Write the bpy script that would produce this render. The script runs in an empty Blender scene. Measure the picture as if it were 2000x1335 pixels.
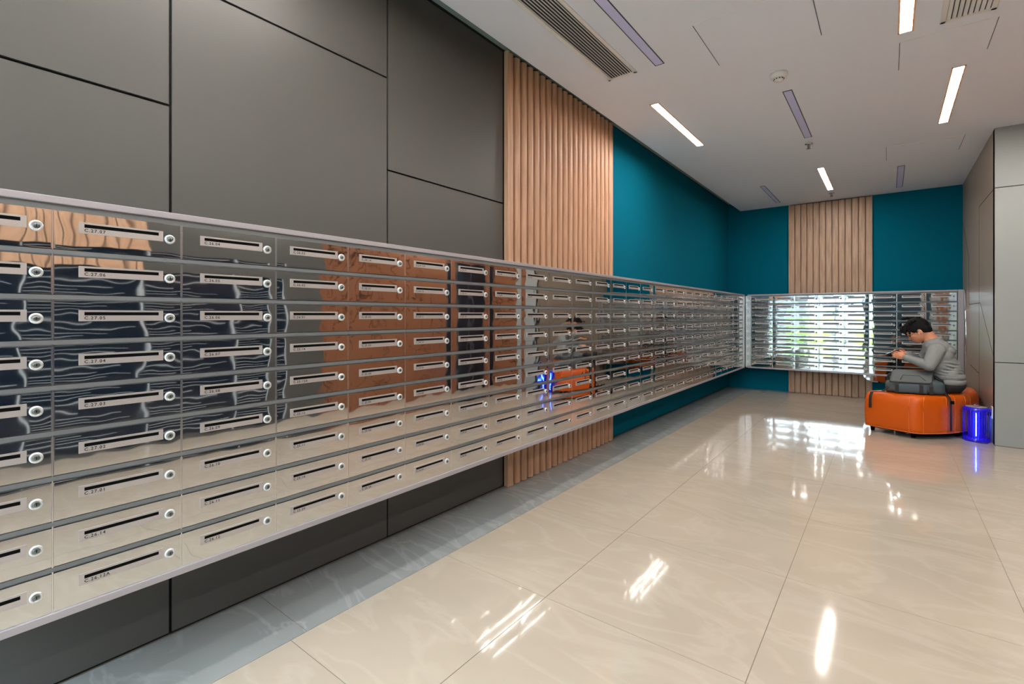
import bpy, bmesh, math, random
from mathutils import Vector, Matrix
random.seed(7)
PI = math.pi
scene = bpy.context.scene
COL = scene.collection

# ------------------------------------------------------------------ camera
H = 1.30
F_PX = 951.0
YAW = math.radians(37.7)
cs, sn = math.cos(YAW), math.sin(YAW)
cam_d = bpy.data.cameras.new('camera')
cam = bpy.data.objects.new('camera', cam_d)
COL.objects.link(cam)
cam.location = (0, 0, H)
cam.rotation_euler = (PI / 2, 0, YAW)
cam_d.sensor_fit = 'HORIZONTAL'
cam_d.sensor_width = 36
cam_d.lens = F_PX / 2000 * 36
cam_d.shift_y = -52.5 / 2000
cam_d.clip_start = 0.02
scene.camera = cam

# ------------------------------------------------------------------ world, exposure
scene.view_settings.view_transform = 'Standard'
scene.view_settings.look = 'None'
scene.view_settings.gamma = 1
scene.view_settings.use_curve_mapping = False
scene.view_settings.exposure = 0.78
world = bpy.data.worlds.new('overcast_sky')
scene.world = world
world.use_nodes = True
bg = world.node_tree.nodes['Background']
bg.inputs[0].default_value = (0.70, 0.89, 1.0, 1)
bg.inputs[1].default_value = 13.0
WARM = (1.0, 0.94, 0.88)
LAMP_STRENGTH = 60.0

def portal(name, loc, rot, sx, sy):
    d = bpy.data.lights.new(name, 'AREA')
    d.shape = 'RECTANGLE'; d.size = sx; d.size_y = sy
    d.cycles.is_portal = True
    o = bpy.data.objects.new(name, d)
    COL.objects.link(o)
    o.location = loc; o.rotation_euler = rot
    return o
portal('daylight_portal_entrance', (-1.42, -1.9, 1.5), (PI / 2, 0, 0), 1.7, 3.0)

# ------------------------------------------------------------------ materials
def lin(r, g, b):
    f = lambda c: c / 12.92 if c <= 0.04045 else ((c + 0.055) / 1.055) ** 2.4
    return (f(r / 255), f(g / 255), f(b / 255), 1)

def pm(name, color, rough=0.5, metal=0.0, spec=0.5, noise=0.0, nscale=6.0, stretch=(1, 1, 1), bump=0.0, bscale=40.0,
       emis=None, estr=0.0, alpha=1.0, trans=0.0, coat=0.0):
    m = bpy.data.materials.new(name)
    m.use_nodes = True
    nt = m.node_tree
    b = nt.nodes['Principled BSDF']
    b.inputs['Base Color'].default_value = color
    b.inputs['Roughness'].default_value = rough
    b.inputs['Metallic'].default_value = metal
    b.inputs['Specular IOR Level'].default_value = spec
    b.inputs['Coat Weight'].default_value = coat
    b.inputs['Transmission Weight'].default_value = trans
    if emis:
        b.inputs['Emission Color'].default_value = emis
        b.inputs['Emission Strength'].default_value = estr
    if noise or bump:
        tc = nt.nodes.new('ShaderNodeTexCoord')
        mp = nt.nodes.new('ShaderNodeMapping')
        mp.inputs['Scale'].default_value = stretch
        nt.links.new(tc.outputs['Object'], mp.inputs['Vector'])
        if noise:
            n = nt.nodes.new('ShaderNodeTexNoise')
            n.inputs['Scale'].default_value = nscale
            n.inputs['Detail'].default_value = 6
            nt.links.new(mp.outputs[0], n.inputs['Vector'])
            mx = nt.nodes.new('ShaderNodeMix'); mx.data_type = 'RGBA'
            c = color
            mx.inputs[6].default_value = (c[0] * (1 - noise), c[1] * (1 - noise), c[2] * (1 - noise), 1)
            mx.inputs[7].default_value = (min(1, c[0] * (1 + noise)), min(1, c[1] * (1 + noise)), min(1, c[2] * (1 + noise)), 1)
            nt.links.new(n.outputs['Fac'], mx.inputs[0])
            nt.links.new(mx.outputs[2], b.inputs['Base Color'])
        if bump:
            n2 = nt.nodes.new('ShaderNodeTexNoise')
            n2.inputs['Scale'].default_value = bscale
            nt.links.new(mp.outputs[0], n2.inputs['Vector'])
            bp = nt.nodes.new('ShaderNodeBump')
            bp.inputs['Strength'].default_value = 1.0
            bp.inputs['Distance'].default_value = bump
            nt.links.new(n2.outputs['Fac'], bp.inputs['Height'])
            nt.links.new(bp.outputs[0], b.inputs['Normal'])
    return m

def marble(name, base, vein, rough, scale=1.2, veinw=0.06, amount=0.6, coat=0.0, spec=0.5):
    m = pm(name, base, rough, spec=spec, coat=coat)
    nt = m.node_tree; b = nt.nodes['Principled BSDF']
    b.inputs['Coat Roughness'].default_value = 0.02
    tc = nt.nodes.new('ShaderNodeTexCoord')
    mp = nt.nodes.new('ShaderNodeMapping')
    mp.inputs['Rotation'].default_value = (0, 0, 0.6)
    mp.inputs['Scale'].default_value = (1.0, 2.6, 1.0)
    nt.links.new(tc.outputs['Object'], mp.inputs['Vector'])
    n = nt.nodes.new('ShaderNodeTexNoise')
    n.inputs['Scale'].default_value = scale; n.inputs['Detail'].default_value = 9; n.inputs['Distortion'].default_value = 1.2
    nt.links.new(mp.outputs[0], n.inputs['Vector'])
    sub = nt.nodes.new('ShaderNodeMath'); sub.operation = 'SUBTRACT'; sub.inputs[1].default_value = 0.5
    ab = nt.nodes.new('ShaderNodeMath'); ab.operation = 'ABSOLUTE'
    nt.links.new(n.outputs['Fac'], sub.inputs[0]); nt.links.new(sub.outputs[0], ab.inputs[0])
    mr = nt.nodes.new('ShaderNodeMapRange')
    mr.inputs['From Min'].default_value = 0; mr.inputs['From Max'].default_value = veinw
    mr.inputs['To Min'].default_value = amount; mr.inputs['To Max'].default_value = 0
    nt.links.new(ab.outputs[0], mr.inputs['Value'])
    n3 = nt.nodes.new('ShaderNodeTexNoise')
    n3.inputs['Scale'].default_value = scale * 0.8; n3.inputs['Detail'].default_value = 5
    nt.links.new(mp.outputs[0], n3.inputs['Vector'])
    m1 = nt.nodes.new('ShaderNodeMix'); m1.data_type = 'RGBA'
    m1.inputs[6].default_value = (base[0] * .86, base[1] * .86, base[2] * .86, 1)
    m1.inputs[7].default_value = (min(1, base[0] * 1.12), min(1, base[1] * 1.12), min(1, base[2] * 1.12), 1)
    nt.links.new(n3.outputs['Fac'], m1.inputs[0])
    m2 = nt.nodes.new('ShaderNodeMix'); m2.data_type = 'RGBA'
    m2.inputs[7].default_value = vein
    nt.links.new(mr.outputs[0], m2.inputs[0]); nt.links.new(m1.outputs[2], m2.inputs[6])
    nt.links.new(m2.outputs[2], b.inputs['Base Color'])
    return m

def wood(name, c1, c2, rough=0.45):
    m = pm(name, c1, rough)
    nt = m.node_tree; b = nt.nodes['Principled BSDF']
    tc = nt.nodes.new('ShaderNodeTexCoord')
    mp = nt.nodes.new('ShaderNodeMapping'); mp.inputs['Scale'].default_value = (14, 14, 0.9)
    nt.links.new(tc.outputs['Object'], mp.inputs['Vector'])
    n = nt.nodes.new('ShaderNodeTexNoise'); n.inputs['Scale'].default_value = 3.0; n.inputs['Detail'].default_value = 8
    n.inputs['Distortion'].default_value = 0.6
    nt.links.new(mp.outputs[0], n.inputs['Vector'])
    r = nt.nodes.new('ShaderNodeValToRGB')
    r.color_ramp.elements[0].position = 0.3; r.color_ramp.elements[0].color = c2
    r.color_ramp.elements[1].position = 0.7; r.color_ramp.elements[1].color = c1
    nt.links.new(n.outputs['Fac'], r.inputs[0]); nt.links.new(r.outputs[0], b.inputs['Base Color'])
    return m

def mirror_steel():
    """polished sheet steel whose surface is never quite flat: every door buckles its own way"""
    m = pm('polished_steel', (0.70, 0.71, 0.71, 1), 0.035, 1.0)
    nt = m.node_tree; b = nt.nodes['Principled BSDF']
    tc = nt.nodes.new('ShaderNodeTexCoord')
    oi = nt.nodes.new('ShaderNodeObjectInfo')
    mul = nt.nodes.new('ShaderNodeMath'); mul.operation = 'MULTIPLY'; mul.inputs[1].default_value = 57.0
    nt.links.new(oi.outputs['Random'], mul.inputs[0])
    n = nt.nodes.new('ShaderNodeTexNoise'); n.noise_dimensions = '4D'
    n.inputs['Scale'].default_value = 9.0; n.inputs['Detail'].default_value = 1.0
    nt.links.new(tc.outputs['Object'], n.inputs['Vector']); nt.links.new(mul.outputs[0], n.inputs['W'])
    bp = nt.nodes.new('ShaderNodeBump'); bp.inputs['Strength'].default_value = 1.0; bp.inputs['Distance'].default_value = 0.0011
    nt.links.new(n.outputs['Fac'], bp.inputs['Height']); nt.links.new(bp.outputs[0], b.inputs['Normal'])
    return m

M = {}
M['steel_mirror'] = mirror_steel()
M['steel_edge'] = pm('bright_steel_edge', (0.85, 0.85, 0.87, 1), 0.22, 1.0)
M['rail'] = pm('satin_grey_metal', lin(118, 122, 124), 0.5, 0.5, noise=0.05, nscale=3)
M['lip'] = pm('light_anodised_metal', lin(166, 162, 166), 0.42, 0.35)
M['case'] = pm('cabinet_casing', lin(90, 90, 92), 0.5, 0.3)
M['plate'] = pm('brushed_aluminium', lin(182, 175, 172), 0.38, 0.5, noise=0.04, nscale=60, stretch=(1, 1, 14))
M['black'] = pm('matte_black', (0.003, 0.003, 0.003, 1), 0.9, spec=0.1)
M['ink'] = pm('black_ink', (0.015, 0.015, 0.015, 1), 0.6)
M['ring'] = pm('satin_ring', lin(215, 217, 218), 0.3, 0.6)
M['chrome'] = pm('chrome', (0.88, 0.88, 0.90, 1), 0.12, 1.0)
M['lock_face'] = pm('lock_face', lin(120, 128, 128), 0.3, 0.9)
M['panel'] = pm('grey_laminate', lin(82, 80, 77), 0.42, spec=0.45, noise=0.03, nscale=2)
M['groove'] = pm('shadow_gap', (0.006, 0.006, 0.006, 1), 0.8)
M['teal'] = pm('teal_paint', (0.0002, 0.128, 0.200, 1), 0.85, spec=0.06, noise=0.02, nscale=3)
M['teal_dark'] = pm('deep_teal_paint', (0.004, 0.03, 0.05, 1), 0.5)
M['wood'] = wood('oak_slat_wood', lin(214, 172, 140), lin(186, 142, 110))
M['wood_grey'] = wood('ash_slat_wood', lin(196, 164, 138), lin(162, 130, 106))
M['wood_back'] = pm('dark_wood_backing', lin(92, 60, 42), 0.7)
M['ceiling'] = pm('ceiling_paint', lin(228, 233, 243), 0.85, noise=0.01, nscale=1)
M['recess'] = pm('grey_green_paint', lin(120, 140, 136), 0.8)
M['beige'] = marble('beige_polished_tile', lin(175, 162, 146), lin(189, 178, 163), 0.07, 1.3, 0.05, 0.3, coat=0.2)
M['greytile'] = marble('grey_stone_tile', lin(140, 142, 141), lin(168, 170, 170), 0.22, 1.6, 0.04, 0.4)
M['grout'] = pm('grout', lin(120, 108, 92), 0.8)
M['wall_right'] = pm('brown_grey_laminate', lin(160, 142, 124), 0.3, spec=0.5, noise=0.03, nscale=3)
M['wall_white'] = pm('white_glass_panel', lin(148, 152, 150), 0.25)
M['brownstone'] = marble('brown_stone_cladding', lin(140, 92, 66), lin(40, 22, 14), 0.25, 0.7, 0.012, 0.95)
M['darkglass'] = pm('dark_tinted_glass', (0.012, 0.018, 0.03, 1), 0.05, spec=0.6)
M['louvre'] = pm('grey_louvre', lin(205, 210, 212), 0.5, 0.2)
M['white'] = pm('white_plastic', lin(225, 224, 220), 0.4)
M['diff_panel'] = pm('lilac_white_diffuser', lin(205, 207, 245), 0.5)
M['dark_trim'] = pm('dark_grey_trim', lin(60, 60, 66), 0.5)
M['lamp'] = pm('warm_lamp_glow', (1, 1, 1, 1), 0.5, emis=(WARM[0], WARM[1], WARM[2], 1), estr=LAMP_STRENGTH)
M['lamp_halo_rim'] = pm('lamp_halo_rim', lin(240, 185, 140), 0.5)  # orange rim colour paints in the warm halo round each lamp
M['leather'] = pm('orange_leather', lin(200, 84, 2), 0.42, spec=0.35, noise=0.05, nscale=5, bump=0.0004, bscale=120)
M['leather_seam'] = pm('orange_piping', lin(215, 110, 40), 0.35)
M['skin'] = pm('skin', lin(205, 138, 104), 0.5, noise=0.04, nscale=20)
M['hair'] = pm('black_hair', (0.004, 0.0035, 0.0035, 1), 0.75, spec=0.2, bump=0.002, bscale=90, stretch=(1, 1, 3))
M['hoodie'] = pm('grey_marl_cotton', lin(134, 136, 135), 0.9, noise=0.06, nscale=30, bump=0.004, bscale=14)
M['trousers'] = pm('black_denim', (0.018, 0.018, 0.022, 1), 0.8, bump=0.002, bscale=20)
M['bag'] = pm('grey_nylon', lin(86, 90, 90), 0.75, noise=0.05, nscale=60, bump=0.0008, bscale=160)
M['bag_blue'] = pm('slate_nylon', lin(68, 80, 86), 0.75, noise=0.05, nscale=60, bump=0.003, bscale=18)
M['bag_dark'] = pm('black_nylon', lin(28, 29, 31), 0.7)
M['screen'] = pm('phone_glass', (0.01, 0.01, 0.012, 1), 0.08)
M['blue_glow'] = pm('blue_tube_glow', (0.02, 0.02, 0.6, 1), 0.3, emis=(0.10, 0.30, 1.0, 1), estr=20.0)
M['blue_lit_plastic'] = pm('blue_violet_lit_plastic', (0.015, 0.01, 0.55, 1), 0.15, spec=0.6, emis=(0.03, 0.0, 1.0, 1), estr=0.06)  # faint emission stands in for tube light shining through the plastic
M['leaf'] = pm('leaf_green', lin(120, 160, 40), 0.7, noise=0.4, nscale=3)
M['paving'] = pm('outdoor_paving', lin(125, 126, 125), 0.8, noise=0.05, nscale=3)
M['glare_wall'] = pm('glare_wall_grey', (0.19, 0.20, 0.21, 1), 0.85, noise=0.1, nscale=1)
M['glass_frame'] = pm('window_frame_metal', lin(90, 92, 94), 0.4, 0.4)

# ------------------------------------------------------------------ mesh helpers
class MB:
    def __init__(s): s.v = []; s.f = []; s.m = []; s.smooth = []
    def add(s, vs, fs, mi=0, sm=False):
        o = len(s.v); s.v += [tuple(p) for p in vs]
        for f in fs: s.f.append(tuple(i + o for i in f)); s.m.append(mi); s.smooth.append(sm)
    def box(s, x0, x1, y0, y1, z0, z1, mi=0):
        vs = [(x0, y0, z0), (x1, y0, z0), (x1, y1, z0), (x0, y1, z0), (x0, y0, z1), (x1, y0, z1), (x1, y1, z1), (x0, y1, z1)]
        s.add(vs, [(0, 3, 2, 1), (4, 5, 6, 7), (0, 1, 5, 4), (1, 2, 6, 5), (2, 3, 7, 6), (3, 0, 4, 7)], mi)
    def prism(s, poly, z0, z1, mi=0):
        n = len(poly)
        vs = [(x, y, z0) for x, y in poly] + [(x, y, z1) for x, y in poly]
        fs = [tuple(range(n - 1, -1, -1)), tuple(range(n, 2 * n))] + [(i, (i + 1) % n, n + (i + 1) % n, n + i) for i in range(n)]
        s.add(vs, fs, mi)
    def lathe(s, prof, seg=24, c=(0, 0, 0), axis='z', mi=0, sm=True):
        vs = []; fs = []
        for r, h in prof:
            for k in range(seg):
                a = 2 * PI * k / seg; p = (r * math.cos(a), r * math.sin(a), h)
                if axis == 'y': p = (p[0], -p[2], p[1])
                vs.append((p[0] + c[0], p[1] + c[1], p[2] + c[2]))
        for i in range(len(prof) - 1):
            for k in range(seg):
                k2 = (k + 1) % seg
                fs.append((i * seg + k, i * seg + k2, (i + 1) * seg + k2, (i + 1) * seg + k))
        s.add(vs, fs, mi, sm)
    def tube(s, pts, rad, seg=8, mi=0, flat=None):
        pts = [Vector(p) for p in pts]
        if not isinstance(rad, (list, tuple)): rad = [rad] * len(pts)
        rings = []; up = Vector((0, 0, 1))
        for i, p in enumerate(pts):
            t = (pts[min(i + 1, len(pts) - 1)] - pts[max(i - 1, 0)]).normalized()
            a = t.cross(up)
            if a.length < 0.05: a = t.cross(Vector((0, 1, 0)))
            a.normalize(); b = a.cross(t).normalized()
            fl = flat if flat else 1.0
            rings.append([p + a * rad[i] * math.cos(2 * PI * k / seg) + b * rad[i] * fl * math.sin(2 * PI * k / seg) for k in range(seg)])
        vs = [v for r in rings for v in r]; fs = []
        for i in range(len(pts) - 1):
            for k in range(seg):
                k2 = (k + 1) % seg
                fs.append((i * seg + k, i * seg + k2, (i + 1) * seg + k2, (i + 1) * seg + k))
        fs.append(tuple(range(seg - 1, -1, -1))); n = (len(pts) - 1) * seg
        fs.append(tuple(range(n, n + seg)))
        s.add(vs, fs, mi, True)
    def ell(s, c, r, rot=None, seg=20, rings=14, mi=0):
        vs = []; fs = []
        c = Vector(c)
        for i in range(rings + 1):
            th = PI * i / rings
            for k in range(seg):
                ph = 2 * PI * k / seg
                v = Vector((r[0] * math.sin(th) * math.cos(ph), r[1] * math.sin(th) * math.sin(ph), r[2] * math.cos(th)))
                if rot: v = rot @ v
                vs.append(c + v)
        for i in range(rings):
            for k in range(seg):
                k2 = (k + 1) % seg
                fs.append((i * seg + k, (i + 1) * seg + k, (i + 1) * seg + k2, i * seg + k2))
        s.add(vs, fs, mi, True)
    def capsule(s, a, b, ra, rb, seg=14, n=6, wide=None):
        """tapered limb: overlapping balls blended along a line"""
        a = Vector(a); b = Vector(b)
        d = (b - a); L = d.length
        N = max(2, int(L / (min(ra, rb) * 0.5)) + 1)
        pts = [a + d * i / N for i in range(N + 1)]
        rr = [ra + (rb - ra) * i / N for i in range(N + 1)]
        s.tube(pts, rr, seg)
        s.ell(a, (ra, ra, ra), seg=seg, rings=10); s.ell(b, (rb, rb, rb), seg=seg, rings=10)
    def mesh(s, name, mats):
        me = bpy.data.meshes.new(name)
        me.from_pydata(s.v, [], s.f)
        for m in mats: me.materials.append(m)
        me.polygons.foreach_set('material_index', s.m)
        me.polygons.foreach_set('use_smooth', s.smooth)
        me.update()
        return me
    def build(s, name, mats, parent=None, recalc=True):
        if not isinstance(mats, (list, tuple)): mats = [mats]
        me = s.mesh(name, mats)
        if recalc:
            bm = bmesh.new(); bm.from_mesh(me); bmesh.ops.recalc_face_normals(bm, faces=bm.faces); bm.to_mesh(me); bm.free()
        o = bpy.data.objects.new(name, me); COL.objects.link(o)
        if parent: o.parent = parent
        return o

def tag(o, label, cat, group=None):
    o['label'] = label; o['category'] = cat
    if group: o['group'] = group
    return o
def struct(o): o['kind'] = 'structure'; return o
def empty(name, loc=(0, 0, 0), rz=0.0):
    o = bpy.data.objects.new(name, None); COL.objects.link(o)
    o.empty_display_size = 0.05
    o.location = loc; o.rotation_euler = (0, 0, rz)
    return o
def bevel(o, w, seg=2):
    m = o.modifiers.new('bevel', 'BEVEL'); m.width = w; m.segments = seg; m.limit_method = 'ANGLE'
    return o
def remesh(o, vox, smooth=4):
    m = o.modifiers.new('remesh', 'REMESH'); m.mode = 'VOXEL'; m.voxel_size = vox; m.use_smooth_shade = True
    if smooth:
        k = o.modifiers.new('smooth', 'SMOOTH'); k.iterations = smooth; k.factor = 0.5
    return o

# measured room
XL = -2.309          # left wall
XB = -1.95           # mailbox faces, left bank
YB = 9.07            # mailbox faces, back bank
YW = 9.43            # back wall
XR = 0.84            # right wall beside the ottoman
YC = 6.785           # corner of the right wall
ZC = 3.164           # ceiling
ZT = 3.31            # top of the left wall
XO = 1.9             # far side of the lobby
YN = -1.8            # entrance side behind the viewer

def ceil_pt(px, py):
    w = F_PX * (ZC - H) / (615.0 - py); u = (px - 1000.0) / F_PX * w
    return (cs * u - sn * w, sn * u + cs * w)
def plane_pt(px, py, Y):
    a = (px - 1000.0) / F_PX
    X = (a * cs * Y - sn * Y) / (cs + a * sn)
    w = -sn * X + cs * Y
    return Vector((X, Y, H + (615.0 - py) * w / F_PX))

# ------------------------------------------------------------------ floor
b = MB()
xs = [-1.892, -1.25, -0.40, 0.47, 1.34, XO]
g = 0.0016
b.box(XL - 0.1, XO + 0.2, YN - 0.2, YW + 0.1, -0.06, -0.0015, 1)
for i in range(len(xs) - 1):
    off = 1.0 - 0.87 * 6 + (0.36 if i >= 3 else 0.0)
    for k in range(18):
        y0 = max(off + k * 0.87, YN - 0.1); y1 = min(off + (k + 1) * 0.87, YW)
        if y1 - y0 < 0.02: continue
        x1 = xs[i + 1]
        if xs[i] >= XR and y0 >= YC: continue
        b.box(xs[i] + g, x1 - g, y0 + g, y1 - g, -0.0014, 0.0, 0)
for k in range(18):
    y0 = max(1.07 + (k - 6) * 0.87, YN - 0.1); y1 = min(1.07 + (k - 5) * 0.87, YW)
    if y1 - y0 < 0.02: continue
    b.box(XL, xs[0] - g * 0.5, y0 + g, y1 - g, -0.0014, 0.0, 2)
struct(b.build('floor', [M['beige'], M['grout'], M['greytile']]))

# ------------------------------------------------------------------ left wall: grey panels, slats, teal paint
b = MB()
b.box(XL - 0.12, XL - 0.014, YN, YW + 0.1, -0.02, ZT + 0.02, 1)
gp = 0.0055
seams = [(YN, -1.455, [2.68]), (-1.455, -0.37, [2.15]), (-0.37, 0.717, [2.15]), (0.717, 1.801, [2.68]), (1.801, 2.879, [2.145])]
for y0, y1, zs in seams:
    zz = [0.012] + zs + [ZT - 0.012]
    for k in range(len(zz) - 1):
        b.box(XL - 0.016, XL, y0 + gp, y1 - gp, zz[k] + (gp if k else 0), zz[k + 1] - gp, 0)
b.box(XL - 0.016, XL, 4.661, YW, 0.012, ZT - 0.008, 2)
b.box(XL - 0.016, XL + 0.002, YN, YW, ZT - 0.008, ZT + 0.02, 1)
struct(b.build('wall_left', [M['panel'], M['groove'], M['teal']]))

def slats(name, n, y0, y1, z0, z1, mat, axis, wall, label, hwf=0.40, depth=0.046):
    """half-round vertical slats on a backing board; runs along y (left wall) or x (back wall)"""
    b = MB()
    pitch = (y1 - y0) / n
    seg = 10
    def put(p):  # (along, out, z)
        return (wall + p[1], p[0], p[2]) if axis == 'y' else (p[0], wall - p[1], p[2])
    def bx(a0, a1, o0, o1, za, zb, mi):
        vs = [put(p) for p in [(a0, o0, za), (a1, o0, za), (a1, o1, za), (a0, o1, za), (a0, o0, zb), (a1, o0, zb), (a1, o1, zb), (a0, o1, zb)]]
        b.add(vs, [(0, 3, 2, 1), (4, 5, 6, 7), (0, 1, 5, 4), (1, 2, 6, 5), (2, 3, 7, 6), (3, 0, 4, 7)], mi)
    bx(y0, y1, 0.0005, 0.004, z0 + 0.004, z1, 1)
    for e0, e1 in ((y0, y0 + 0.022), (y1 - 0.022, y1)):
        bx(e0, e1, 0.004, 0.04, z0, z1, 0)
    for k in range(n):
        c = y0 + (k + 0.5) * pitch
        hw = pitch * hwf; dep = depth
        ring = [(c - hw, 0.004)]
        for j in range(seg + 1):
            a = PI * j / seg
            ring.append((c - hw * math.cos(a), 0.016 + (dep - 0.016) * math.sin(a) ** (0.8 if hwf < 0.45 else 0.3) if 0 < j < seg else 0.016))
        ring.append((c + hw, 0.004))
        m = len(ring)
        vs = [put((p[0], p[1], z0)) for p in ring] + [put((p[0], p[1], z1 - 0.012)) for p in ring]
        fs = [(i, i + 1, m + i + 1, m + i) for i in range(m - 1)]
        b.add(vs, fs, 0, True); b.add(vs, [tuple(range(m)), tuple(range(2 * m - 1, m - 1, -1))], 0)
    o = b.build(name, [mat, M['wood_back']])
    tag(o, label, 'wall cladding')
    return o
slats('slat_cladding', 20, 2.885, 4.655, 0.004, ZT - 0.012, M['wood'], 'y', XL, 'tall panel of rounded oak slats between the grey panels and the teal paint')

# ------------------------------------------------------------------ back wall and right wall
b = MB()
b.box(XL - 0.1, XR + 0.1, YW, YW + 0.1, -0.02, ZT + 0.02, 0)
struct(b.build('wall_back', [M['teal']]))
slats('slat_cladding', 13, -1.337, -0.196, 0.004, ZC - 0.004, M['wood_grey'], 'x', YW, 'panel of pale wooden slats on the far teal wall behind the mailboxes', 0.465, 0.026)

b = MB()
b.box(XR, XR + 0.10, YC + 0.014, YW + 0.1, -0.02, ZC + 0.02, 0)
def seam_r(y0, z0, y1, z1, w=0.007):
    d = Vector((0, y1 - y0, z1 - z0)); n = Vector((0, -d.z, d.y)).normalized() * w / 2
    p = [Vector((XR, y0, z0)), Vector((XR, y1, z1))]
    vs = []
    for x in (XR - 0.0012, XR + 0.004):
        for q, s_ in ((p[0], 1), (p[1], 1), (p[1], -1), (p[0], -1)):
            vs.append((x, q.y + n.y * s_, q.z + n.z * s_))
    b.add(vs, [(0, 1, 2, 3), (7, 6, 5, 4), (0, 4, 5, 1), (1, 5, 6, 2), (2, 6, 7, 3), (3, 7, 4, 0)], 1)
seam_r(YC + 0.01, 2.566, 7.85, 2.566)
seam_r(7.85, 0.02, 7.85, 2.566, 0.004)
seam_r(7.75, 1.44, YC + 0.01, 0.84)
seam_r(7.75, 1.44, 8.75, 1.44)
seam_r(7.85, 0.62, 8.62, 0.66)
seam_r(8.75, 2.05, 9.40, 2.62)
seam_r(8.75, 1.44, 8.75, 2.05, 0.004)
struct(b.build('wall_right', [M['wall_right'], M['groove']]))

# wall that faces the viewer beyond the corner: white panels, then wood, dark glass and brown stone
b = MB()
b.box(XR, XO + 0.1, YC + 0.012, YC + 0.10, -0.02, ZC + 0.02, 1)
zz = [0.0, 0.83, 2.566, ZC]
for k in range(3):
    b.box(XR, 1.16, YC, YC + 0.013, zz[k] + 0.004, zz[k + 1] - 0.004, 0)
b.box(1.17, XO, YC, YC + 0.013, 2.25, ZC, 2)
b.box(1.17, XO, YC, YC + 0.013, 0.0, 2.25, 2)
struct(b.build('wall_front', [M['wall_white'], M['groove'], M['brownstone']]))
b = MB()
b.box(XO - 0.002, XO + 0.01, 5.84, YC - 0.001, 0.0, 2.35, 0)
for y in (5.84, 6.30, 6.74): b.box(XO - 0.02, XO - 0.002, y, y + 0.03, 0.0, 2.35, 1)
b.box(XO - 0.02, XO - 0.002, 5.84, 6.77, 2.32, 2.35, 1)
struct(b.build('door_1', [M['darkglass'], M['glass_frame']]))

# side of the lobby opposite the mailboxes (seen only in the polished doors)
b = MB()
b.box(XO, XO + 0.1, YN, 2.92, 1.78, ZC + 0.02, 0)
b.box(XO, XO + 0.1, YN, 2.92, -0.02, 0.04, 0)
b.box(XO, XO + 0.1, 2.92, 3.48, -0.02, ZC + 0.02, 0)
b.box(XO, XO + 0.1, 3.48, YC + 0.1, -0.02, ZC + 0.02, 1)
struct(b.build('wall_opposite', [M['panel'], M['brownstone']]))
b = MB()
b.box(XO + 0.03, XO + 0.06, YN, 2.92, 0.04, 1.78, 0)  # unseen louvred panel standing in for the mailbox bank opposite
for y in [YN + 0.02 + 0.84 * q for q in range(6)] + [2.90]: b.box(XO - 0.005, XO + 0.05, y, y + 0.015, 0.04, 1.78, 1)
k = 0.12; q = 0
while k < 1.76:
    for j in range(6):
        y = YN + 0.06 + 0.84 * j
        b.box(XO + 0.005, XO + 0.03, y, min(y + 0.30 + 0.42 * ((q * 7 + j * 3) % 5) / 4, 2.88), k, k + 0.008, 1)
    k += 0.10; q += 1
struct(b.build('bank_stand_in_1', [M['darkglass'], M['louvre']]))
b = MB()
for k in range(27):
    y = YN + 0.05 + k * 0.125
    b.box(XO - 0.04, XO - 0.0005, y, y + 0.105, 1.79, ZC - 0.002, 0)
tag(b.build('slat_cladding', [M['wood']]), 'band of wooden slats above the dark louvred stand-in for the mailbox bank opposite', 'wall cladding')

b = MB()
b.box(XL - 0.1, XO + 0.1, YN - 0.12, YN, 3.0, ZC + 0.16, 0)
b.box(-0.53, 0.93, YN - 0.12, YN, -0.02, 3.0, 0)
b.box(0.93, XO + 0.1, YN - 0.12, YN, -0.02, 3.0, 2)
b.box(1.22, 1.42, YN - 0.02, YN + 0.012, -0.0, 3.0, 1)
struct(b.build('wall_entrance', [M['teal_dark'], M['brownstone'], M['wall_white']]))
b = MB()
for x in (XL, -1.45, -0.58): b.box(x, x + 0.05, YN - 0.09, YN - 0.03, 0.0, 3.0, 0)
b.box(XL, -0.53, YN - 0.09, YN - 0.03, 2.25, 2.30, 0)
struct(b.build('door_2', [M['glass_frame']]))
# outside
b = MB()
b.box(-13, 11, -9.6, -9.2, -0.05, 3.4, 0)  # unseen wall added to dim the sky glare mirrored in the back bank
for k in range(12): b.box(-12.8 + 2 * k, -11.2 + 2 * k, -9.2, -9.17, 2.3, 3.1, 1)
struct(b.build('wall_glare_block', [M['glare_wall'], M['darkglass']]))
b = MB()
b.box(-14, 18, -20, YN - 0.13, -0.12, -0.05, 0)
struct(b.build('ground', [M['paving']]))
for i, lab in enumerate(('leftmost', 'second', 'third', 'rightmost')):
    x = -4.6 + i * 2.0
    b = MB()
    for j in range(7):
        b.ell((x + random.uniform(-.35, .35), -8.5 + random.uniform(-.3, .3), 0.15 + random.uniform(-.05, .22)), (0.36, 0.36, 0.26), seg=10, rings=7)
    tag(b.build('shrub', [M['leaf']]), 'low green shrub outside the entrance glazing, %s of the four' % lab, 'shrub', 'shrubs outside the entrance')

# ------------------------------------------------------------------ ceiling
b = MB()
b.box(-2.102, XO + 0.1, YN, YW + 0.1, ZC, ZT + 0.16, 0)
struct(b.build('ceiling', [M['ceiling']]))
b = MB()
b.box(XL - 0.1, -2.10, YN, YW + 0.1, ZT, ZT + 0.16, 0)
struct(b.build('trim_1', [M['recess']]))

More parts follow.
